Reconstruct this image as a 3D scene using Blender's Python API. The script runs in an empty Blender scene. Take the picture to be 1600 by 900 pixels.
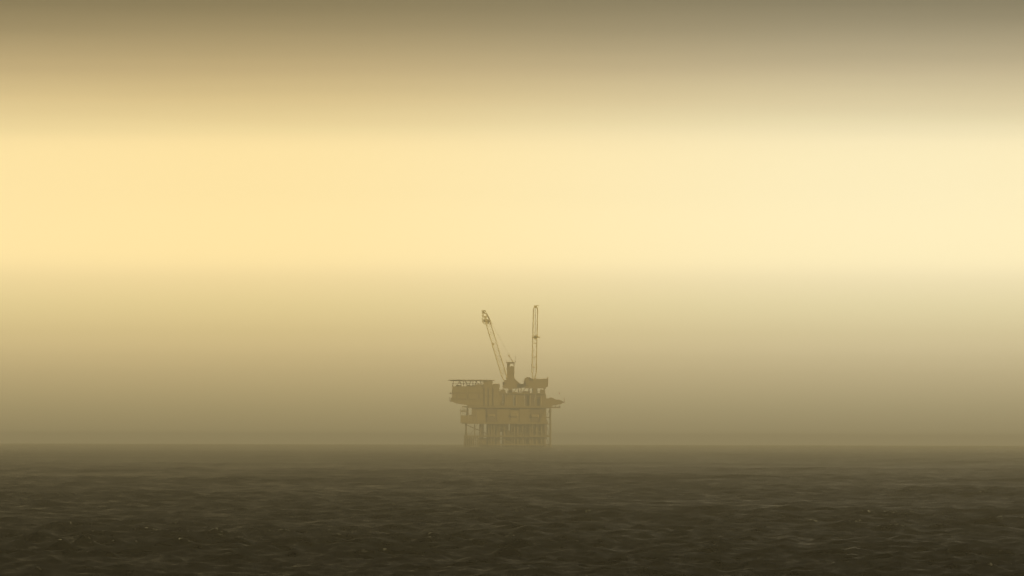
import bpy, bmesh, math, random
import numpy as np
from mathutils import Vector, Matrix

random.seed(7)
scene = bpy.context.scene
col = scene.collection

# ------------------------------------------------------------------ camera, sky, sun, exposure
R_EARTH = 6.371e6
CAM_H = 7.0                              # eye height above the sea, on a boat's deck
HFOV = math.radians(8.0)
PX = 2 * math.tan(HFOV / 2) / 1600       # radians per photograph pixel
DIST = 4800.0                            # metres to the platform
S = PX * DIST                            # metres per photograph pixel out at the platform

cam_d = bpy.data.cameras.new('camera')
cam = bpy.data.objects.new('camera', cam_d)
col.objects.link(cam)
cam_d.sensor_width = 36.0
cam_d.angle = HFOV
cam_d.clip_start = 0.5
cam_d.clip_end = 60000
dip = math.sqrt(2 * CAM_H / R_EARTH)
pitch = math.atan((694.5 - 450) * PX) - dip
ROLL = math.radians(0.14)
cam.matrix_world = Matrix.Translation((0, 0, CAM_H)) @ Matrix.Rotation(math.pi / 2 + pitch, 4, 'X') @ Matrix.Rotation(ROLL, 4, 'Z')
scene.camera = cam

SUN_EL = math.radians(15)
SUN_AZ = math.radians(128)               # to the right and a little behind the viewer, who looks along +Y
world = bpy.data.worlds.new('World')
scene.world = world
world.use_nodes = True
nt = world.node_tree
nt.nodes.clear()
N = nt.nodes.new
L = nt.links.new


def math_node(tree, op, a, b=None, clamp=False):
    n = tree.nodes.new('ShaderNodeMath')
    n.operation = op
    n.use_clamp = clamp
    for i, v in enumerate((a, b)):
        if v is None:
            continue
        if isinstance(v, (int, float)):
            n.inputs[i].default_value = v
        else:
            tree.links.new(v, n.inputs[i])
    return n.outputs[0]


out = N('ShaderNodeOutputWorld')
bg = N('ShaderNodeBackground')
bg.inputs['Strength'].default_value = 0.1
L(bg.outputs[0], out.inputs['Surface'])
sky = N('ShaderNodeTexSky')
sky.sky_type = 'NISHITA'
sky.sun_disc = False
sky.sun_elevation = SUN_EL
sky.sun_rotation = SUN_AZ
sky.dust_density = 8.0
sky.air_density = 2.0
sky.ozone_density = 0.6
tc = N('ShaderNodeTexCoord')
sep = N('ShaderNodeSeparateXYZ')
L(tc.outputs['Generated'], sep.inputs[0])
zc = math_node(nt, 'MAXIMUM', sep.outputs['Z'], 0.0)
t = math_node(nt, 'SQRT', zc)
# the clouded sky: a bright glow low down, under a dull cloud deck that goes on overhead.
# stops: elevation in degrees, colour in units of 10 x radiance at strength 0.1
SKY_MAX = 60.0
STOPS = [
    (0.000, (3.59, 3.27, 2.37)),
    (0.088, (12.71, 10.51, 5.78)),
    (0.178, (19.31, 15.69, 8.22)),
    (0.263, (26.61, 21.01, 10.80)),
    (0.338, (33.41, 25.98, 13.21)),
    (0.398, (39.04, 30.24, 15.24)),
    (0.438, (42.77, 33.10, 16.69)),
    (0.468, (45.68, 35.25, 17.73)),
    (0.499, (41.07, 31.69, 15.89)),
    (0.589, (32.64, 25.19, 12.57)),
    (0.789, (25.20, 19.75, 9.54)),
    (0.989, (22.83, 18.31, 8.83)),
    (1.175, (22.14, 17.55, 8.76)),
    (1.250, (22.56, 17.81, 8.96)),
    (1.315, (23.23, 18.27, 9.11)),
    (1.390, (23.05, 18.21, 9.01)),
    (1.891, (18.28, 14.45, 7.20)),
    (2.226, (16.46, 13.00, 6.45)),
    (2.301, (15.53, 12.22, 6.11)),
    (2.377, (13.76, 10.96, 5.52)),
    (2.442, (12.72, 10.06, 5.03)),
    (2.642, (9.97, 7.71, 3.82)),
    (2.842, (7.49, 5.70, 2.89)),
    (3.093, (4.68, 3.61, 1.88)),
    (3.368, (2.65, 2.10, 1.11)),
    (3.90, (1.75, 1.45, 0.90)),
    (4.80, (1.15, 0.97, 0.62)),
    (7.00, (0.70, 0.60, 0.40)),
    (14.0, (0.45, 0.39, 0.27)),
    (40.0, (0.36, 0.32, 0.23)),
    (90.0, (0.32, 0.28, 0.21)),
]
ramp = N('ShaderNodeValToRGB')
cr = ramp.color_ramp
cr.interpolation = 'LINEAR'
for i, (deg, c) in enumerate(STOPS):
    pos = math.sqrt(math.sin(math.radians(deg)))
    if i == 0:
        e = cr.elements[0]
    elif i == 1:
        e = cr.elements[1]
    else:
        e = cr.elements.new(min(pos, 1.0))
    e.position = min(pos, 1.0)
    e.color = (c[0] / SKY_MAX, c[1] / SKY_MAX, c[2] / SKY_MAX, 1)
# soft streaks in the cloud deck: long and level
mp = N('ShaderNodeMapping')
mp.inputs['Scale'].default_value = (9, 9, 210)
L(tc.outputs['Generated'], mp.inputs[0])
nz = N('ShaderNodeTexNoise')
nz.inputs['Scale'].default_value = 1.0
nz.inputs['Detail'].default_value = 3.0
L(mp.outputs[0], nz.inputs['Vector'])
wob = math_node(nt, 'SUBTRACT', nz.outputs['Fac'], 0.5)
wob = math_node(nt, 'MULTIPLY', wob, 0.005)
fade = N('ShaderNodeMapRange')
fade.interpolation_type = 'SMOOTHSTEP'
fade.inputs['From Min'].default_value = 0.014
fade.inputs['From Max'].default_value = 0.040
L(zc, fade.inputs['Value'])
wob = math_node(nt, 'MULTIPLY', wob, fade.outputs[0])
L(math_node(nt, 'ADD', t, wob), ramp.inputs[0])
scl = N('ShaderNodeVectorMath')
scl.operation = 'SCALE'
L(ramp.outputs[0], scl.inputs[0])
scl.inputs['Scale'].default_value = SKY_MAX
# towards the right the sky turns from yellow to a paler cream
tint = N('ShaderNodeMix')
tint.data_type = 'RGBA'
tint.blend_type = 'MULTIPLY'
tint.inputs[0].default_value = 1.0
mr = N('ShaderNodeMapRange')
mr.interpolation_type = 'SMOOTHSTEP'
mr.inputs['From Min'].default_value = -0.045
mr.inputs['From Max'].default_value = 0.06
L(sep.outputs['X'], mr.inputs['Value'])
tr = N('ShaderNodeMix')
tr.data_type = 'RGBA'
tr.inputs[6].default_value = (1.0, 0.985, 0.96, 1)
tr.inputs[7].default_value = (0.985, 1.09, 1.38, 1)
L(mr.outputs[0], tr.inputs[0])
L(scl.outputs[0], tint.inputs[6])
L(tr.outputs[2], tint.inputs[7])
mix = N('ShaderNodeMix')
mix.data_type = 'RGBA'
mix.inputs[0].default_value = 0.97       # how far the cloud hides the clear sky
L(sky.outputs[0], mix.inputs[6])
L(tint.outputs[2], mix.inputs[7])
L(mix.outputs[2], bg.inputs['Color'])
world.cycles.sampling_method = 'MANUAL'
world.cycles.sample_map_resolution = 2048

sun_d = bpy.data.lights.new('sun', 'SUN')
sun_d.energy = 4.2
sun_d.angle = math.radians(4)
sun_d.color = (1.0, 0.825, 0.42)
sun = bpy.data.objects.new('sun', sun_d)
col.objects.link(sun)
sdir = Vector((math.sin(SUN_AZ) * math.cos(SUN_EL), math.cos(SUN_AZ) * math.cos(SUN_EL), math.sin(SUN_EL)))
sun.rotation_euler = sdir.to_track_quat('Z', 'Y').to_euler()

scene.view_settings.view_transform = 'Standard'
scene.view_settings.look = 'None'
scene.view_settings.exposure = 0.0
scene.view_settings.gamma = 1.0
scene.view_settings.use_curve_mapping = False
scene.cycles.use_denoising = True

HAZE_DENSITY = 2.7e-4


# ------------------------------------------------------------------ materials
def principled(name):
    m = bpy.data.materials.new(name)
    m.use_nodes = True
    return m, m.node_tree, m.node_tree.nodes['Principled BSDF']


def paint(name, c, rust=0.35, rough=0.6):
    """weathered paint: rust patches and streaks that run down the steel"""
    m, tree, p = principled(name)
    tcn = tree.nodes.new('ShaderNodeTexCoord')
    mpn = tree.nodes.new('ShaderNodeMapping')
    mpn.inputs['Scale'].default_value = (0.5, 0.5, 0.16)
    tree.links.new(tcn.outputs['Object'], mpn.inputs[0])
    n1 = tree.nodes.new('ShaderNodeTexNoise')
    n1.inputs['Scale'].default_value = 1.0
    n1.inputs['Detail'].default_value = 6
    n1.inputs['Roughness'].default_value = 0.65
    tree.links.new(mpn.outputs[0], n1.inputs['Vector'])
    rp = tree.nodes.new('ShaderNodeValToRGB')
    rp.color_ramp.elements[0].position = 0.68 - rust * 0.35
    rp.color_ramp.elements[1].position = 0.82 - rust * 0.2
    tree.links.new(n1.outputs['Fac'], rp.inputs[0])
    mx = tree.nodes.new('ShaderNodeMix')
    mx.data_type = 'RGBA'
    mx.inputs[6].default_value = (*c, 1)
    mx.inputs[7].default_value = (0.16, 0.075, 0.035, 1)
    tree.links.new(math_node(tree, 'MULTIPLY', rp.outputs[0], 0.75), mx.inputs[0])
    tree.links.new(mx.outputs[2], p.inputs['Base Color'])
    p.inputs['Roughness'].default_value = rough
    return m


M_STEEL = paint('platform_paint', (0.26, 0.178, 0.055), 0.25)
M_DECK = paint('deck_steel', (0.25, 0.172, 0.055), 0.25)
M_HOUSE = paint('quarters_paint', (0.30, 0.21, 0.068), 0.2)
M_RUST = paint('red_oxide_paint', (0.17, 0.108, 0.04), 0.25)
M_CRANE = paint('crane_paint', (0.72, 0.55, 0.16), 0.1)
M_LEG = paint('jacket_paint', (0.155, 0.107, 0.035), 0.25)
M_WIRE, _t, _p = principled('wire_rope')
_p.inputs['Base Color'].default_value = (0.12, 0.10, 0.07, 1)
M_BIRD, _t, _p = principled('dark_feathers')
_p.inputs['Base Color'].default_value = (0.05, 0.045, 0.04, 1)
_p.inputs['Roughness'].default_value = 0.8


# ------------------------------------------------------------------ sea: one curved sheet with real waves
def build_sea():
    rng = np.random.default_rng(11)
    half = 0.094
    # bearings: fine across the view, coarse for the rest of the circle
    fine = np.linspace(-half, half, 540)
    rest = np.linspace(half, 2 * math.pi - half, 120)[1:-1]
    th = np.concatenate([fine, rest])
    nth = len(th)
    r = [2.0]
    while r[-1] < 330:
        r.append(r[-1] * (1.10 if r[-1] < 120 else 1.02 if r[-1] < 230 else 1.006 if r[-1] < 290 else 1.003))
    while r[-1] < 3200:
        r.append(r[-1] * (1 + 0.0008 * (r[-1] / 330) ** 0.35))
    while r[-1] < 10500:
        r.append(r[-1] * 1.012)
    r = np.array(r)
    nr = len(r)
    dr = np.gradient(r)
    X = (r[:, None] * np.sin(th)[None, :])
    Y = (r[:, None] * np.cos(th)[None, :])
    Z = -(r ** 2 / (2 * R_EARTH))[:, None] * np.ones((1, nth))
    # wind sea + a low swell
    wind = math.radians(205)
    DX = np.zeros_like(X)
    DY = np.zeros_like(X)
    H = np.zeros_like(X)
    for k in range(90):
        lam = 0.85 * (7 / 0.85) ** rng.random() if k < 80 else rng.uniform(7, 34)
        ang = wind + rng.normal(0, 0.9)
        amp = 0.0122 * lam ** 0.75 * (0.5 + rng.random())
        if k >= 80:
            amp *= 0.5
        kx, ky = 2 * math.pi / lam * math.sin(ang), 2 * math.pi / lam * math.cos(ang)
        ph = rng.random() * 2 * math.pi
        w = np.clip((lam / dr - 2.2) / 2.5, 0, 1)
        rows = np.nonzero(w > 0)[0]
        if len(rows) == 0:
            continue
        r0, r1 = rows[0], rows[-1] + 1
        a = kx * X[r0:r1] + ky * Y[r0:r1] + ph
        wv = (w[r0:r1] * amp)[:, None]
        H[r0:r1] += wv * np.cos(a)
        s = -wv * np.sin(a) * 0.8
        DX[r0:r1] += s * math.sin(ang)
        DY[r0:r1] += s * math.cos(ang)
    # waves come in groups
    G = 0.75 + 0.35 * np.sin(X * 0.031 + 0.9 * np.sin(Y * 0.0113)) * np.sin(Y * 0.021 + 1.3 + X * 0.009)
    crest = H * G
    co = np.stack([X + DX, Y + DY, Z + crest], axis=-1).reshape(-1, 3)
    co = np.concatenate([co, [[0, 0, 0]]]).astype(np.float32)
    i = np.arange(nr - 1)[:, None] * nth
    j = np.arange(nth)[None, :]
    j2 = (j + 1) % nth
    quads = np.stack([i + j, i + j2, i + nth + j2, i + nth + j], axis=-1).reshape(-1, 4)[:, ::-1]
    c = nr * nth
    tris = np.stack([np.full(nth, c), (np.arange(nth) + 1) % nth, np.arange(nth)], axis=-1)
    me = bpy.data.meshes.new('sea')
    me.vertices.add(len(co))
    me.vertices.foreach_set('co', co.ravel())
    loops = np.concatenate([quads.ravel(), tris.ravel()]).astype(np.int32)
    me.loops.add(len(loops))
    me.loops.foreach_set('vertex_index', loops)
    nq, ntri = len(quads), len(tris)
    me.polygons.add(nq + ntri)
    starts = np.concatenate([np.arange(nq) * 4, nq * 4 + np.arange(ntri) * 3]).astype(np.int32)
    me.polygons.foreach_set('loop_start', starts)
    me.update(calc_edges=True)
    me.polygons.foreach_set('use_smooth', np.ones(nq + ntri, dtype=bool))
    at = me.attributes.new('crest', 'FLOAT', 'POINT')
    near = (r > 340) & (r < 700)
    at.data.foreach_set('value', np.concatenate([crest.ravel() / crest[near][:, :540].std(), [0]]).astype(np.float32))
    o = bpy.data.objects.new('sea', me)
    col.objects.link(o)
    o['kind'] = 'structure'

    m, tree, p = principled('sea_water')
    tcn = tree.nodes.new('ShaderNodeTexCoord')

    def noise(scale, detail, sx=1.0, sy=1.0):
        mpn = tree.nodes.new('ShaderNodeMapping')
        mpn.inputs['Scale'].default_value = (sx, sy, 1)
        tree.links.new(tcn.outputs['Object'], mpn.inputs[0])
        n = tree.nodes.new('ShaderNodeTexNoise')
        n.inputs['Scale'].default_value = scale
        n.inputs['Detail'].default_value = detail
        tree.links.new(mpn.outputs[0], n.inputs['Vector'])
        return n
    # ripples too small for the mesh tilt the normal
    geo = tree.nodes.new('ShaderNodeNewGeometry')
    acc = geo.outputs['Normal']
    for sc_, det, k in ((0.40, 4.0, 0.25), (2.3, 3.0, 0.16)):
        n = noise(sc_, det)
        v1 = tree.nodes.new('ShaderNodeVectorMath')
        v1.operation = 'SUBTRACT'
        v1.inputs[1].default_value = (0.5, 0.5, 0.5)
        tree.links.new(n.outputs['Color'], v1.inputs[0])
        v2 = tree.nodes.new('ShaderNodeVectorMath')
        v2.operation = 'MULTIPLY_ADD'
        v2.inputs[1].default_value = (k * 2, k * 2, 0)
        tree.links.new(v1.outputs[0], v2.inputs[0])
        tree.links.new(acc, v2.inputs[2])
        acc = v2.outputs[0]
    vn = tree.nodes.new('ShaderNodeVectorMath')
    vn.operation = 'NORMALIZE'
    tree.links.new(acc, vn.inputs[0])
    tree.links.new(vn.outputs[0], p.inputs['Normal'])
    p.inputs['IOR'].default_value = 1.075
    # scattered whitecap foam on the highest crests
    attr = tree.nodes.new('ShaderNodeAttribute')
    attr.attribute_name = 'crest'
    f1 = noise(2.6, 4.0)
    f2 = noise(0.045, 2.0)
    hi = tree.nodes.new('ShaderNodeMapRange')
    hi.inputs['From Min'].default_value = 1.9
    hi.inputs['From Max'].default_value = 3.0
    tree.links.new(attr.outputs['Fac'], hi.inputs['Value'])
    g1 = tree.nodes.new('ShaderNodeMapRange')
    g1.inputs['From Min'].default_value = 0.60
    g1.inputs['From Max'].default_value = 0.66
    tree.links.new(f1.outputs['Fac'], g1.inputs['Value'])
    g2 = tree.nodes.new('ShaderNodeMapRange')
    g2.inputs['From Min'].default_value = 0.44
    g2.inputs['From Max'].default_value = 0.58
    tree.links.new(f2.outputs['Fac'], g2.inputs['Value'])
    foam = math_node(tree, 'MULTIPLY', hi.outputs[0], g1.outputs[0])
    foam = math_node(tree, 'MULTIPLY', foam, g2.outputs[0], clamp=True)
    mx = tree.nodes.new('ShaderNodeMix')
    mx.data_type = 'RGBA'
    mx.inputs[6].default_value = (0.006, 0.006, 0.004, 1)
    mx.inputs[7].default_value = (0.34, 0.34, 0.31, 1)
    tree.links.new(foam, mx.inputs[0])
    tree.links.new(mx.outputs[2], p.inputs['Base Color'])
    ro = tree.nodes.new('ShaderNodeMapRange')
    ro.inputs['To Min'].default_value = 0.22
    ro.inputs['To Max'].default_value = 0.9
    tree.links.new(foam, ro.inputs['Value'])
    tree.links.new(ro.outputs[0], p.inputs['Roughness'])
    me.materials.append(m)
    return o


build_sea()

# ------------------------------------------------------------------ mesh helpers: coordinates in photograph pixels out at the
# platform (x to the right, y away from the viewer, z up from the waterline), turned into metres by S
X0, Z0 = 795.0, 698.5


class MB:
    def __init__(self):
        self.bm = bmesh.new()

    def P(self, x, y, z):
        return Vector(((x - X0) * S, y * S, (Z0 - z) * S))

    def box(self, x0, x1, z0, z1, y0, y1):
        """x0..x1 across, z0..z1 picture rows (top, bottom), y0..y1 depth"""
        v = [self.bm.verts.new(self.P(x, y, z)) for z in (z1, z0) for (x, y) in ((x0, y0), (x1, y0), (x1, y1), (x0, y1))]
        for f in ((3, 2, 1, 0), (4, 5, 6, 7), (0, 1, 5, 4), (1, 2, 6, 5), (2, 3, 7, 6), (3, 0, 4, 7)):
            self.bm.faces.new([v[i] for i in f])
        return self

    def prism(self, pts, y0, y1):
        """outline in x, z given a real depth y0..y1"""
        a = [self.bm.verts.new(self.P(x, y0, z)) for x, z in pts]
        b = [self.bm.verts.new(self.P(x, y1, z)) for x, z in pts]
        n = len(pts)
        self.bm.faces.new(a)
        self.bm.faces.new(b[::-1])
        for i in range(n):
            self.bm.faces.new([a[i], b[i], b[(i + 1) % n], a[(i + 1) % n]])
        return self

    def plate(self, pts, z0, z1):
        """outline in x, y between rows z0 (top) and z1"""
        a = [self.bm.verts.new(self.P(x, y, z0)) for x, y in pts]
        b = [self.bm.verts.new(self.P(x, y, z1)) for x, y in pts]
        n = len(pts)
        self.bm.faces.new(a)
        self.bm.faces.new(b[::-1])
        for i in range(n):
            self.bm.faces.new([a[i], b[i], b[(i + 1) % n], a[(i + 1) % n]])
        return self

    def tube(self, p, q, ra, rb=None, seg=8):
        a, b = self.P(*p), self.P(*q)
        rb = ra if rb is None else rb
        d = (b - a).normalized()
        u = d.orthogonal().normalized()
        w = d.cross(u)
        ring = []
        for c, rr in ((a, ra), (b, rb)):
            ring.append([self.bm.verts.new(c + (u * math.cos(k * 2 * math.pi / seg) + w * math.sin(k * 2 * math.pi / seg)) * rr * S) for k in range(seg)])
        for k in range(seg):
            k2 = (k + 1) % seg
            self.bm.faces.new([ring[0][k], ring[0][k2], ring[1][k2], ring[1][k]])
        self.bm.faces.new(ring[0][::-1])
        self.bm.faces.new(ring[1])
        return self

    def vessel(self, p, q, r, seg=12):
        """a tank with domed ends"""
        a, b = Vector(p), Vector(q)
        d = (b - a).normalized()
        self.tube(a, b, r, seg=seg)
        self.tube(a - d * r * 0.45, a, r * 0.6, r, seg)
        self.tube(b, b + d * r * 0.45, r, r * 0.6, seg)
        return self

    def build(self, name, mat, parent=None, kind=None, label=None):
        bmesh.ops.recalc_face_normals(self.bm, faces=self.bm.faces)
        me = bpy.data.meshes.new(name)
        self.bm.to_mesh(me)
        self.bm.free()
        me.materials.append(mat)
        o = bpy.data.objects.new(name, me)
        col.objects.link(o)
        if parent is not None:
            o.parent = parent
        if kind:
            o['kind'] = kind
        if label:
            o['label'] = label
        return o


def share(src, dx=0, dy=0, dz=0, parent=None):
    """one more alike piece: same mesh, moved"""
    o = src.copy()
    col.objects.link(o)
    o.parent = parent or src.parent
    o.location = (src.location.x + dx * S, src.location.y + dy * S, src.location.z - dz * S)
    return o


# where the platform stands: the picture column of X0 turned into a bearing; sea level out there by the earth's curve
rig_x = (X0 - 800) * S
SEA_Z = -DIST ** 2 / (2 * R_EARTH)


def thing(name, label, cat, group=None):
    o = bpy.data.objects.new(name, None)
    col.objects.link(o)
    o.location = (rig_x, DIST, SEA_Z)
    o['label'] = label
    o['category'] = cat
    if group:
        o['group'] = group
    return o


def rail(mb, x0, x1, y0, y1, z, h=2.6, step=4.0):
    """handrail round a deck edge whose top is at row z"""
    def run(a, b):
        n = max(1, int(round(math.dist(a, b) / step)))
        for k in range(n + 1):
            x, y = a[0] + (b[0] - a[0]) * k / n, a[1] + (b[1] - a[1]) * k / n
            mb.tube((x, y, z + 0.1), (x, y, z - h), 0.10, seg=4)
        for f in (0.5, 1.0):
            mb.tube((a[0], a[1], z - h * f), (b[0], b[1], z - h * f), 0.09, seg=4)
    run((x0, y0), (x1, y0))
    run((x1, y0), (x1, y1))
    run((x1, y1), (x0, y1))
    run((x0, y1), (x0, y0))


# ------------------------------------------------------------------ the platform
pf = thing('oil_platform', 'hazy brown offshore oil platform on steel legs standing in the sea', 'oil platform')

# jacket: eight legs, braces, conductors, boat landing
xs_top = [730.6, 773.0, 816.5, 860.2]
xs_bot = [726.6, 771.5, 817.5, 860.6]
for ya in (-36, 34):
    for i in range(4):
        MB().tube((xs_top[i], ya, 638), (xs_bot[i], ya * 1.04, 712), 1.35 if i else 1.15, seg=12).build('leg', M_LEG, pf)


def leg_at(i, ya, z):
    f = (z - 638) / (712 - 638)
    return (xs_top[i] + (xs_bot[i] - xs_top[i]) * f, ya * (1 + 0.04 * f), z)


for z in (682.0, 694.5):
    for ya in (-36, 34):
        MB().tube(leg_at(0, ya, z), leg_at(3, ya, z), 0.8).build('horizontal_brace', M_LEG, pf)
    for i in range(4):
        MB().tube(leg_at(i, -36, z), leg_at(i, 34, z), 0.7).build('horizontal_brace', M_LEG, pf)
for ya in (-36, 34):
    for i in range(3):
        if i == 2 and ya < 0:
            MB().tube(leg_at(2, ya, 664), leg_at(3, ya, 682), 0.6).build('diagonal_brace', M_LEG, pf)
            continue
        MB().tube(leg_at(i, ya, 664), leg_at(i + 1, ya, 682), 0.6).build('diagonal_brace', M_LEG, pf)
        MB().tube(leg_at(i, ya, 682), leg_at(i + 1, ya, 699), 0.6).build('diagonal_brace', M_LEG, pf)
# skirt of bracing under the deck by the left leg
MB().tube((727.4, -36, 660), (731.0, -36, 683), 0.7).build('diagonal_brace', M_LEG, pf)

# conductors: pipes from the sea bed up into the cellar deck
cond = MB().tube((0 + X0, 0, 650), (0 + X0, 0, 712), 0.95, seg=10).build('conductor', M_RUST, pf)
first = True
rr = random.Random(3)
for row, y in enumerate((-26, -12, 2, 16)):
    x = 751.0 + (row % 2) * 2.2
    while x < 853:
        skip = (757.2 < x < 760.6) or (782.2 < x < 784.4) or (795.0 < x < 797.6)
        if not skip:
            if first:
                cond.location = ((x - X0) * S, y * S, 0)
                first = False
            else:
                o = cond.copy()
                col.objects.link(o)
                o.location = ((x - X0) * S, y * S, 0)
        x += 4.4 + rr.uniform(-0.3, 0.3)
# caissons and riser pipes, thicker and uneven
for x, y, r0, z0, z1 in ((764, -32, 1.7, 655, 700), (788, -33, 2.1, 655, 706), (804, -33, 1.4, 655, 703), (809, -33, 1.8, 655, 708),
                         (827, -32, 2.3, 655, 706), (838, -32, 1.6, 655, 708), (846, -32, 1.9, 655, 704), (776, -32, 1.5, 655, 702)):
    MB().tube((x, y, z0), (x, y, z1), r0, seg=12).build('caisson', M_LEG, pf)
for x, y, z0, z1 in ((742.3, -34, 660, 684), (750.2, -30, 660, 712), (753.6, -34, 660, 712), (768, -38, 655, 712), (781, -37, 655, 712),
                     (800, -38, 655, 712), (832, -38, 655, 712), (851.0, -33, 655, 712), (854.2, -20, 655, 686)):
    MB().tube((x, y, z0), (x, y, z1), 0.75).build('riser_pipe', M_RUST, pf)
# pump room and wellhead enclosure between the conductors
MB().box(762, 781.5, 662.8, 697, -31, 26).build('wellhead_enclosure', M_LEG, pf)
MB().box(799.4, 817.6, 662.8, 697.4, -32, 24).build('wellhead_enclosure', M_LEG, pf)
MB().box(820.4, 852, 662.8, 696, -31, 26).build('wellhead_enclosure', M_LEG, pf)
MB().box(793.3, 799.5, 673, 697.5, -30, 24).build('wellhead_enclosure', M_LEG, pf)
MB().box(781.4, 785.1, 662.6, 675, -29, 24).build('wellhead_enclosure', M_LEG, pf)
MB().box(784.9, 793.4, 662.7, 697.8, -31.5, 28).build('wellhead_enclosure', M_LEG, pf)

# boat landing: fender posts and gratings down at the water
bl = MB().box(726, 748, 683.2, 685.4, -48, -30).box(726, 748, 691.5, 692.6, -48, -30).build('boat_landing', M_DECK, pf)
for k in range(8):
    x = 726.4 + k * 3.0
    MB().tube((x + (0.7 if k == 0 else 0), -48.5, 681.5), (x - (1.0 if k == 0 else 0), -48.5, 701), 0.75).build('fender_post', M_LEG, bl)
MB().box(728.5, 741.5, 685.6, 697.6, -40, 30).build('landing_house', M_LEG, pf)
MB().box(746.5, 760.5, 684.5, 697.2, -34, 28).build('landing_house', M_LEG, pf)
MB().box(725.6, 858.5, 680.6, 682.4, -44, 42).build('lower_walkway', M_DECK, pf)
MB().box(763, 856, 694.2, 695.4, -44, 40).build('lower_walkway', M_DECK, pf)

# cellar deck
MB().box(722.5, 856.5, 659.6, 662.4, -44, 42).build('cellar_deck', M_DECK, pf)
MB().box(720.3, 733.0, 649.4, 660.8, -46, -6).build('cellar_house', M_HOUSE, pf)
for x0, x1, z0, z1, y0, y1, m in (
        (733.5, 745, 648.5, 659.6, -41.9, 30, M_STEEL), (745.6, 760, 637.6, 659.6, -41.9, 34, M_HOUSE), (737.6, 745.2, 637, 649, -43.3, 32, M_STEEL),
        (761, 776, 638.6, 659.6, -43.3, 20, M_RUST), (777, 797, 637.6, 659.6, -42.1, 36, M_STEEL), (798, 811, 641, 659.6, -42.2, 10, M_HOUSE),
        (812, 829, 637.6, 659.6, -42.3, 36, M_STEEL), (829.6, 843, 640, 659.6, -42.9, 20, M_RUST), (843.6, 853.2, 637.6, 659.6, -42.4, 30, M_STEEL)):
    MB().box(x0, x1, z0, z1, y0, y1).build('process_module', m, pf)
MB().box(753, 854, 637.5, 659.6, 8, 12).build('fire_wall', M_DECK, pf)
for x, z, r0 in ((768, 641.5, 2.2), (804, 641.6, 2.6), (836, 642.4, 2.8)):
    MB().vessel((x - 5, -43, z + 8), (x + 5, -43, z + 8), r0).build('separator_vessel', M_HOUSE, pf)
MB().tube((731.6, -40, 636), (731.6, -40, 660), 1.2, seg=10).build('deck_post', M_LEG, pf)
for x in (720.8, 724.0, 727.2):
    MB().tube((x, -44, 637.6), (x, -44, 650), 0.35, seg=6).build('deck_post', M_LEG, pf)
MB().box(720.0, 732.5, 642.0, 643.8, -45, -10).build('walkway', M_DECK, pf)
MB().box(722.6, 731.5, 634.8, 637.0, -45, -6).build('walkway', M_DECK, pf)
MB().box(853.0, 859.6, 651.6, 653.0, -38, 30).build('walkway', M_DECK, pf)
MB().box(853.0, 859.6, 662.0, 663.0, -38, 30).build('walkway', M_DECK, pf)
mb = MB()
mb.tube((853.6, -38, 662), (859.6, -38, 682), 0.4, seg=6).tube((854.2, -38, 684), (858.8, -38, 697), 0.35, seg=6).tube((853.6, -38, 653), (858.8, -38, 640), 0.35, seg=6)
mb.build('ladder_brace', M_LEG, pf)

# main deck and the modules on it
MB().box(731.0, 856.5, 634.0, 637.4, -47, 45).build('main_deck', M_DECK, pf)
for x0, x1, z0, z1, y0, y1, m in (
        (733.2, 751, 628, 634, -42.4, 40, M_STEEL), (751.5, 768, 617, 634, -42.5, 40, M_RUST), (768.5, 786, 612.4, 634, -43.1, 40, M_STEEL),
        (786.5, 803, 615.4, 634, -42.7, 40, M_HOUSE), (803.5, 820, 616.2, 634, -42.8, 40, M_STEEL), (820.5, 836, 615.4, 634, -42.2, 40, M_RUST),
        (836.5, 853.4, 616.2, 634, -41.8, 40, M_STEEL)):
    MB().box(x0, x1, z0, z1, y0, y1).build('process_module', m, pf)
for x, r0, z0, z1 in ((757, 1.3, 618, 634), (789, 1.0, 616, 634), (806.5, 1.5, 619, 634), (828, 1.2, 617, 634), (845, 1.6, 620, 634)):
    MB().tube((x, -44.5, z1), (x, -44.5, z0), r0, seg=10).build('standpipe', M_STEEL, pf)
MB().prism([(853.4, 618), (854.6, 626), (854.6, 634), (853.4, 634)], -30, 20).build('side_plate', M_STEEL, pf)

# upper deck
MB().box(781.5, 852.4, 613.8, 616.0, -46, 44).build('upper_deck', M_DECK, pf)
MB().box(773, 790.4, 611.6, 614.2, -40, 30).build('deck_box', M_STEEL, pf)
for x0, x1, z0, z1, y0, y1, m in ((813.6, 815.4, 606, 614, -20, 10, M_STEEL), (816.2, 827.4, 611.4, 614, -36, 30, M_RUST), (833.2, 838.6, 606, 614, -38, 20, M_STEEL),
                                  (844.4, 851.4, 608.6, 614, -34, 24, M_STEEL), (801.6, 808.6, 612.6, 613.8, -30, 10, M_HOUSE)):
    MB().box(x0, x1, z0, z1, y0, y1).build('deck_box', m, pf)
mb = MB()
for a, b in (((801.8, 614), (808, 607)), ((809.8, 614), (809.8, 605)), ((811.0, 614), (811.0, 605)), ((817, 612), (822, 606)), ((824.5, 613), (828, 606)), ((827.6, 613.5), (827.6, 605)), ((832.6, 613.5), (832.6, 605)), ((839.4, 614), (839.4, 606)), ((791, 614), (786, 607)), ((791.5, 608), (795, 614))):
    mb.tube((a[0], -20, a[1]), (b[0], -20, b[1]), 0.55, seg=6)
mb.build('support_strut', M_LEG, pf)

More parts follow.
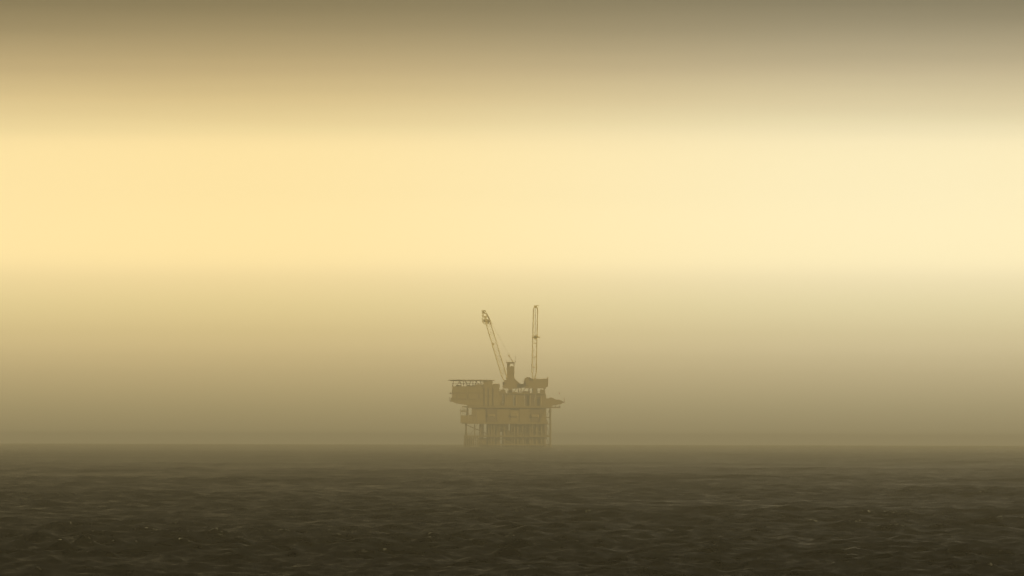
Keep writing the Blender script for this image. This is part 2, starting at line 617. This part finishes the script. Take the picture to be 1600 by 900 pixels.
# living quarters under the helicopter deck
lq = MB().prism([(707.0, 604.2), (757, 604.2), (757, 601.5), (781.0, 601.6), (781.0, 634.0), (733.5, 634.0), (722, 632.0), (713.5, 630.6), (705.2, 627.0), (705.4, 623.6), (707.0, 620.5)], -48, 6).build('living_quarters', M_HOUSE, pf)
for z in (613.2, 622.8):
    MB().box(709, 757, z, z + 0.9, -50, -48.02).build('walkway', M_DECK, lq)
for x in (757.6, 764, 771.4):
    MB().tube((x, -48.6, 634), (x, -48.6, 606), 0.6, seg=6).build('downpipe', M_LEG, lq)
for x in (714, 731, 748):
    MB().box(x, x + 2.0, 616.6, 622.6, -48.3, -47.9).build('door', M_RUST, lq)
for k in range(4):
    MB().box(760 + k * 5.2, 763.6 + k * 5.2, 617.4, 620.4, -48.3, -47.9).build('vent_panel', M_DECK, lq)
MB().box(743, 757, 600.8, 604.3, -44, 0).build('plant_room', M_STEEL, pf)
MB().box(755.5, 770.0, 595.8, 604.0, -42, -2).build('radio_room', M_HOUSE, pf)
MB().box(770.6, 780.4, 599.8, 602.0, -40, -4).build('plant_room', M_STEEL, pf)
MB().box(782, 790, 609.0, 614.4, -42, -4).build('plant_room', M_STEEL, pf)
for z, x0 in ((615.4, 703.0), (627.4, 703.6)):
    MB().box(x0, 707.6, z - 0.5, z + 0.6, -46, -2).build('balcony', M_DECK, lq)
mb = MB()
for x in (703.2, 705.0):
    for y in (-45, -24, -3):
        mb.tube((x, y, 627), (x, y, 621.4), 0.25, seg=5)
mb.tube((703.2, -45, 621.6), (703.2, -3, 621.6), 0.2, seg=5)
mb.tube((704.4, -45, 612.6), (704.4, -3, 612.6), 0.2, seg=5).tube((704.4, -45, 615.4), (704.4, -45, 612.6), 0.2, seg=5).tube((704.4, -3, 615.4), (704.4, -3, 612.6), 0.2, seg=5)
mb.build('railing', M_STEEL, pf, kind='stuff')

# helicopter deck: octagonal plate, safety net round it, struts below
hx0, hx1, hyc = 704.0, 770.0, -23.0
hr = (hx1 - hx0) / 2
oc = []
for k in range(8):
    a = math.pi / 8 + k * math.pi / 4
    oc.append(((hx0 + hx1) / 2 + hr / math.cos(math.pi / 8) * math.cos(a), hyc + hr / math.cos(math.pi / 8) * math.sin(a)))
hd = MB().plate(oc, 593.9, 595.9).build('helicopter_deck', M_DECK, pf)
oc2 = [((hx0 + hx1) / 2 + (x - (hx0 + hx1) / 2) * 1.12, hyc + (y - hyc) * 1.12) for x, y in oc]
mb = MB()
for k in range(8):
    a, b = oc2[k], oc2[(k + 1) % 8]
    mb.tube((a[0], a[1], 594.2), (b[0], b[1], 594.2), 0.3, seg=5)
    for f in (0, 0.25, 0.5, 0.75):
        pa = (a[0] + (b[0] - a[0]) * f, a[1] + (b[1] - a[1]) * f)
        pb = (oc[k][0] + (oc[(k + 1) % 8][0] - oc[k][0]) * f, oc[k][1] + (oc[(k + 1) % 8][1] - oc[k][1]) * f)
        mb.tube((pa[0], pa[1], 594.2), (pb[0], pb[1], 595.0), 0.25, seg=5)
mb.build('safety_net_frame', M_STEEL, hd, kind='stuff')
for x0, x1 in ((709, 708), (719.5, 713), (719.5, 721.4), (725, 725), (728, 732), (735.5, 732.8), (739, 739.6), (745, 741.5), (745, 749.5), (751.5, 749.8), (753.5, 753.5)):
    for y in (-40, -8):
        MB().tube((x0, y, 595.8), (x1, y, 604.6), 0.55, seg=6).build('deck_strut', M_LEG, pf)
MB().tube((707, -40, 599.8), (755, -40, 599.8), 0.3, seg=6).build('deck_strut', M_LEG, pf)
MB().box(713, 722, 602.0, 604.3, -30, -12).build('vent_box', M_STEEL, pf)
MB().box(728.5, 743.6, 602.4, 604.3, -34, -8).build('vent_box', M_STEEL, pf)

# arm of deck at the right
MB().prism([(852, 622.6), (857.4, 622.6), (858.6, 621.4), (862.6, 621.0), (866.5, 623.2), (869, 624.6), (873.6, 624.4), (877.4, 625.4), (880.0, 627.4), (882.6, 627.6), (882.8, 629.2), (879.4, 629.6), (876.6, 631.8), (866, 632.6), (863, 634.0), (860.5, 637), (852, 637)], -16, 14).build('cantilever_deck', M_STEEL, pf)
MB().box(861.4, 875.8, 635.6, 637.5, -14, 12).build('walkway', M_DECK, pf)
mb = MB()
for x in (863.5, 868.5, 874.5):
    for y in (-13, 11):
        mb.tube((x, y, 632), (x, y, 636), 0.3, seg=5)
mb.build('hanger_rods', M_LEG, pf, kind='stuff')
MB().tube((882.2, 0, 628), (882.2, 0, 621.4), 0.4, seg=6).build('light_post', M_STEEL, pf)
MB().tube((855.2, -36, 637), (861.6, -36, 637), 0.9, seg=8).build('deck_beam', M_LEG, pf)
# handrails, far too thin to pick apart
mb = MB()
rail(mb, 731.5, 856, -46.6, 44.6, 634.0)
rail(mb, 723, 856, -43.6, 41.6, 659.6)
rail(mb, 782, 852, -45.6, 43.6, 613.8)
rail(mb, 727, 858, -43.6, 41.6, 680.6)
rail(mb, 720.3, 732.4, -44.8, -10.2, 642.0)
rail(mb, 862, 875.6, -13.8, 11.8, 635.6, h=2.2)
mb.build('railing', M_STEEL, pf, kind='stuff')
# outside stairs between the decks
mb = MB()
for (xa, za), (xb, zb), y in (((845, 659.6), (855, 637.4), -46), ((786, 634), (797, 616), -47.5), ((735, 680.6), (747, 662.4), -45.5), ((822, 680.6), (834, 662.4), -45.5)):
    for dy in (-1.2, 1.2):
        mb.tube((xa, y + dy, za), (xb, y + dy, zb), 0.3, seg=5)
    for k in range(14):
        f = (k + 0.5) / 14
        x, z = xa + (xb - xa) * f, za + (zb - za) * f
        mb.box(x - 0.4, x + 0.4, z - 0.06, z + 0.06, y - 1.2, y + 1.2)
mb.build('stair', M_STEEL, pf, kind='stuff')


# ------------------------------------------------------------------ lattice booms
def lattice(parent, a, b, axis_w, axis_d, w, d, n, rc, rl, name='boom', wa=None, skip_end=0.0):
    """boom of four chords from a to b (pixel coordinates); w, d: widths; n bays. Chords and lacing are sub-parts."""
    a, b = Vector(a), Vector(b)
    aw, ad = Vector(axis_w).normalized(), Vector(axis_d).normalized()
    root = bpy.data.objects.new(name, None)
    col.objects.link(root)
    root.parent = parent

    def width(f):
        k = min(1.0, 0.35 + f * 6) if f < 0.11 else 1.0
        if f > 0.88 and skip_end == 0:
            k = 1.0 - (f - 0.88) / 0.12 * 0.35
        return k

    def pt(f, i):
        k = width(f)
        sw, sd = ((-1, -1), (1, -1), (1, 1), (-1, 1))[i]
        return a + (b - a) * f + aw * (sw * w / 2 * k) + ad * (sd * d / 2 * k)
    fs = [0.0] + [0.11 + (1 - 0.11) * k / n for k in range(n + 1)]
    for i in range(4):
        mb = MB()
        for k in range(len(fs) - 1):
            mb.tube(pt(fs[k], i), pt(fs[k + 1], i), rc, seg=6)
        mb.build('chord', M_CRANE, root)
    mb = MB()
    for k in range(1, len(fs) - 1):
        for i in range(4):
            j = (i + 1) % 4
            p, q = (i, j) if k % 2 else (j, i)
            mb.tube(pt(fs[k], p), pt(fs[k + 1], q), rl, seg=4)
            if k % 3 == 0:
                mb.tube(pt(fs[k], i), pt(fs[k], j), rl, seg=4)
    mb.build('lacing', M_CRANE, root, kind='stuff')
    return root, pt


# ------------------------------------------------------------------ left crane: luffed to the left
c1 = thing('pedestal_crane', 'tall crane with lattice boom leaning left from a stout post', 'crane', 'cranes on the oil platform')
MB().tube((798, -4, 614), (798, -4, 606), 3.2, seg=16).build('pedestal', M_STEEL, c1)
MB().prism([(785.6, 597.0), (792.2, 597.0), (792.2, 591), (804.3, 591), (806.5, 594), (812.4, 598.6), (813.6, 600), (820.4, 600.4), (820.4, 605.6), (812, 606.2), (801.8, 607.4), (800.5, 609.5), (795, 609.5), (793.5, 607.2), (786, 606.6)], -16, 8).build('machinery_house', M_HOUSE, c1)
kp = MB().box(792.4, 804.0, 572.4, 592, -10, 2).build('king_post', M_HOUSE, c1)
mb = MB()
mb.box(792.0, 804.6, 566.6, 568.4, -11, 3)
for x in (793.2, 796.0, 803.4):
    for y in (-9.4, 1.4):
        mb.box(x - 0.7, x + 0.7, 568.4, 572.6, y - 0.7, y + 0.7)
mb.box(792.4, 797, 568.4, 572.6, -4, 0)
mb.box(790.8, 805.4, 565.6, 566.6, -12, 4)
mb.build('post_head', M_HOUSE, c1)
mb = MB()
mb.tube((802.2, -4, 566), (795.2, -4, 555.2), 0.45, seg=6).tube((801.4, -8, 566), (795.2, -4, 555.2), 0.3, seg=5)
mb.box(794.4, 796.8, 554.0, 557.0, -5.4, -2.6)
mb.build('sheave_jib', M_CRANE, c1)
MB().tube((805.8, 0, 566), (806.2, 0, 555.6), 0.25, seg=5).tube((791.8, 0, 566), (791.4, 0, 562.5), 0.25, seg=5).build('antenna', M_WIRE, c1)
MB().box(788.5, 793, 594.2, 599.8, -22, -16.2).build('operator_cab', M_HOUSE, c1)
A1, B1 = Vector((791.2, -13, 598)), Vector((759.6, -13, 494))
bx = (B1 - A1).normalized()
axw = Vector((-bx.z, 0, bx.x))
root1, pt1 = lattice(c1, A1, B1, axw, (0, 1, 0), 7.4, 6.0, 20, 0.66, 0.22)
hpts = [(753.4, 485.6), (758.2, 485.4), (760.4, 489.6), (763.4, 494.6), (767.6, 503.2), (768.0, 506.6), (764.0, 505.8), (757.6, 506.8), (754.2, 503.6)]
mb = MB()
for y in (-16, -10):
    for k in range(9):
        p, q = hpts[k], hpts[(k + 1) % 9]
        mb.tube((p[0], y, p[1]), (q[0], y, q[1]), 0.45, seg=6)
for x0, z0, x1, z1 in ((753.8, 490, 760.4, 489.6), (754, 495, 763.2, 494.4), (754.2, 500, 766, 499.8), (753.4, 485.6, 763.4, 494.6), (754, 492, 768, 506.6), (754.2, 503.6, 762, 492), (757, 506.8, 765.6, 499), (756, 485.6, 756, 506), (759.6, 489, 760.2, 506)):
    for y in (-15.4, -10.6):
        mb.tube((x0, y, z0), (x1, y, z1), 0.40, seg=5)
mb.build('boom_head', M_CRANE, root1)
for x, z, r0 in ((756.0, 488.2, 1.9), (757.2, 501.6, 2.4), (762.6, 502.4, 2.4)):
    MB().tube((x, -14.4, z), (x, -13.4, z), r0, seg=16).tube((x, -12.4, z), (x, -11.4, z), r0, seg=16).build('sheave', M_CRANE, root1)
MB().box(768.5, 772.4, 536.6, 539.4, -16.5, -9.5).build('walkway_bracket', M_CRANE, root1)
mb = MB()
for y in (-15, -11):
    mb.tube((759.0, y, 487), (795.6, y * 0.3 - 1, 555.6), 0.09, seg=4)
    mb.tube((764.0, y, 496), (795.8, y * 0.3 - 1, 557.0), 0.08, seg=4)
mb.tube((795.4, -4, 555.4), (803, -4, 592), 0.14, seg=4)
mb.build('pendant_line', M_WIRE, c1, kind='stuff')

# ------------------------------------------------------------------ right crane: boom almost upright
c2 = thing('pedestal_crane', 'crane with slim near vertical lattice boom above the boxy right deck house', 'crane', 'cranes on the oil platform')
MB().tube((836, -4, 614), (836, -4, 604), 4.2, seg=16).build('pedestal', M_STEEL, c2)
MB().prism([(820.6, 591.2), (823.4, 589.6), (829, 589.6), (831, 591.4), (846, 592.2), (848, 591.6), (853, 592.0), (855.0, 590.2), (856.8, 590.2), (856.8, 603.4), (853.6, 605.0), (851.8, 608.6), (850.4, 608.4), (849, 606.6), (820.6, 606.8), (818.8, 604), (818.8, 595)], -22, 16).build('machinery_house', M_HOUSE, c2)
MB().tube((856.0, -20, 591), (856.0, -20, 587.6), 0.4, seg=6).build('antenna', M_STEEL, c2)
MB().box(822, 828, 596, 602, -27, -22.2).build('operator_cab', M_HOUSE, c2)
A2, B2 = Vector((834.4, -24, 594)), Vector((836.8, -34, 484))
bx = (B2 - A2).normalized()
root2, pt2 = lattice(c2, A2, B2, (1, 0, 0), Vector((0, 1, 0)), 6.6, 5.0, 7, 0.70, 0.16, skip_end=1.0)
for o in list(root2.children):
    pass
mb = MB()
mb.prism([(833.2, 486), (833.4, 481.4), (834.8, 479.0), (836.8, 478.4), (838.8, 479.0), (840.2, 481.4), (840.4, 486), (839.2, 486), (838.9, 482.6), (836.8, 480.8), (834.7, 482.6), (834.4, 486)], -37, -31)
mb.box(834.6, 842.0, 477.6, 478.6, -36, -32)
mb.build('boom_head', M_CRANE, root2)
MB().tube((836.8, -34, 480), (836.5, -32, 526), 0.30, seg=5).build('hoist_rope', M_WIRE, c2)
mb = MB()
mb.box(831.2, 843.6, 526.2, 528.2, -34, -27).box(834.0, 838.6, 524.2, 530.4, -34, -28)
mb.build('boom_platform', M_CRANE, root2)
for z in (536.5, 558, 574):
    MB().box(832.0, 839.6, z - 0.5, z + 0.5, -34, -22).build('cross_frame', M_CRANE, root2)
MB().box(838.4, 841.2, 525.0, 526.6, -30, -28).build('boom_lamp', M_HOUSE, root2)
mb = MB()
for x in (834, 839):
    mb.tube((x + 0.8, -33, 482), (x, 10, 592), 0.13, seg=4)
mb.build('pendant_line', M_WIRE, c2, kind='stuff')
for o in (c1, c2):
    pass

# ------------------------------------------------------------------ bird gliding above the right-hand deck
def bird():
    bm = bmesh.new()
    # body: rings from tail to bill along +x
    prof = [(-0.42, 0.012, 0.03), (-0.30, 0.03, 0.07), (-0.12, 0.085, 0.085), (0.06, 0.10, 0.10), (0.20, 0.075, 0.075), (0.28, 0.055, 0.06), (0.35, 0.058, 0.058), (0.41, 0.035, 0.035), (0.45, 0.014, 0.014), (0.52, 0.004, 0.004)]
    rings = []
    for x, h, w in prof:
        rings.append([bm.verts.new((x, math.cos(a) * w, math.sin(a) * h + (0.03 if x > 0.25 else 0))) for a in [k * math.pi / 4 for k in range(8)]])
    for a, b in zip(rings, rings[1:]):
        for k in range(8):
            bm.faces.new([a[k], a[(k + 1) % 8], b[(k + 1) % 8], b[k]])
    bm.faces.new(rings[0])
    bm.faces.new(rings[-1][::-1])
    bmesh.ops.recalc_face_normals(bm, faces=bm.faces)
    me = bpy.data.meshes.new('seabird')
    bm.to_mesh(me)
    bm.free()
    me.materials.append(M_BIRD)
    o = bpy.data.objects.new('seabird', me)
    col.objects.link(o)
    o['label'] = 'small dark bird in the air above the right arm of the oil platform'
    o['category'] = 'bird'
    for s in (-1, 1):
        bm = bmesh.new()
        sec = [(0.04, 0.17, -0.12, 0.04), (0.32, 0.20, -0.10, 0.20), (0.60, 0.14, -0.08, 0.16), (0.86, 0.00, -0.14, 0.05)]
        prev = None
        for y, xf, xb, z in sec:
            ring = [bm.verts.new((xf, s * y, z)), bm.verts.new(((xf + xb) / 2, s * y, z + 0.022)), bm.verts.new((xb, s * y, z)), bm.verts.new(((xf + xb) / 2, s * y, z - 0.008))]
            if prev:
                for k in range(4):
                    bm.faces.new([prev[k], prev[(k + 1) % 4], ring[(k + 1) % 4], ring[k]])
            else:
                bm.faces.new(ring)
            prev = ring
        bm.faces.new(prev[::-1])
        bmesh.ops.recalc_face_normals(bm, faces=bm.faces)
        me = bpy.data.meshes.new('wing')
        bm.to_mesh(me)
        bm.free()
        me.materials.append(M_BIRD)
        w = bpy.data.objects.new('wing', me)
        col.objects.link(w)
        w.parent = o
    bm = bmesh.new()
    v = [bm.verts.new(p) for p in ((-0.36, -0.03, 0.012), (-0.36, 0.03, 0.012), (-0.58, 0.10, 0.0), (-0.58, -0.10, 0.0), (-0.36, -0.03, -0.012), (-0.36, 0.03, -0.012), (-0.58, 0.10, -0.01), (-0.58, -0.10, -0.01))]
    for f in ((0, 1, 2, 3), (7, 6, 5, 4), (0, 4, 5, 1), (1, 5, 6, 2), (2, 6, 7, 3), (3, 7, 4, 0)):
        bm.faces.new([v[i] for i in f])
    me = bpy.data.meshes.new('tail')
    bm.to_mesh(me)
    bm.free()
    me.materials.append(M_BIRD)
    tl = bpy.data.objects.new('tail', me)
    col.objects.link(tl)
    tl.parent = o
    o.location = (rig_x + (874 - X0) * S, DIST - 16, SEA_Z + (Z0 - 615) * S)
    o.rotation_euler = (math.radians(58), math.radians(-12), math.radians(20))
    o.scale = (1.35, 1.35, 1.35)
    return o


bird()

# ------------------------------------------------------------------ the air
bm = bmesh.new()
bmesh.ops.create_cube(bm, size=1.0)
me = bpy.data.meshes.new('haze')
bm.to_mesh(me)
bm.free()
hz = bpy.data.objects.new('haze', me)
col.objects.link(hz)
ZB, ZT = -10650.0 ** 2 / (2 * R_EARTH) - 1.6, 97.0
hz.location = (0, 0, (ZB + ZT) / 2)
hz.scale = (22000, 22000, ZT - ZB)
hz['kind'] = 'stuff'
mh = bpy.data.materials.new('haze_air')
mh.use_nodes = True
mh.node_tree.nodes.clear()
mo = mh.node_tree.nodes.new('ShaderNodeOutputMaterial')
pv = mh.node_tree.nodes.new('ShaderNodeVolumePrincipled')
pv.inputs['Color'].default_value = (0.97, 0.93, 0.82, 1)
pv.inputs['Density'].default_value = HAZE_DENSITY
pv.inputs['Anisotropy'].default_value = 0.15
mh.node_tree.links.new(pv.outputs[0], mo.inputs['Volume'])
me.materials.append(mh)
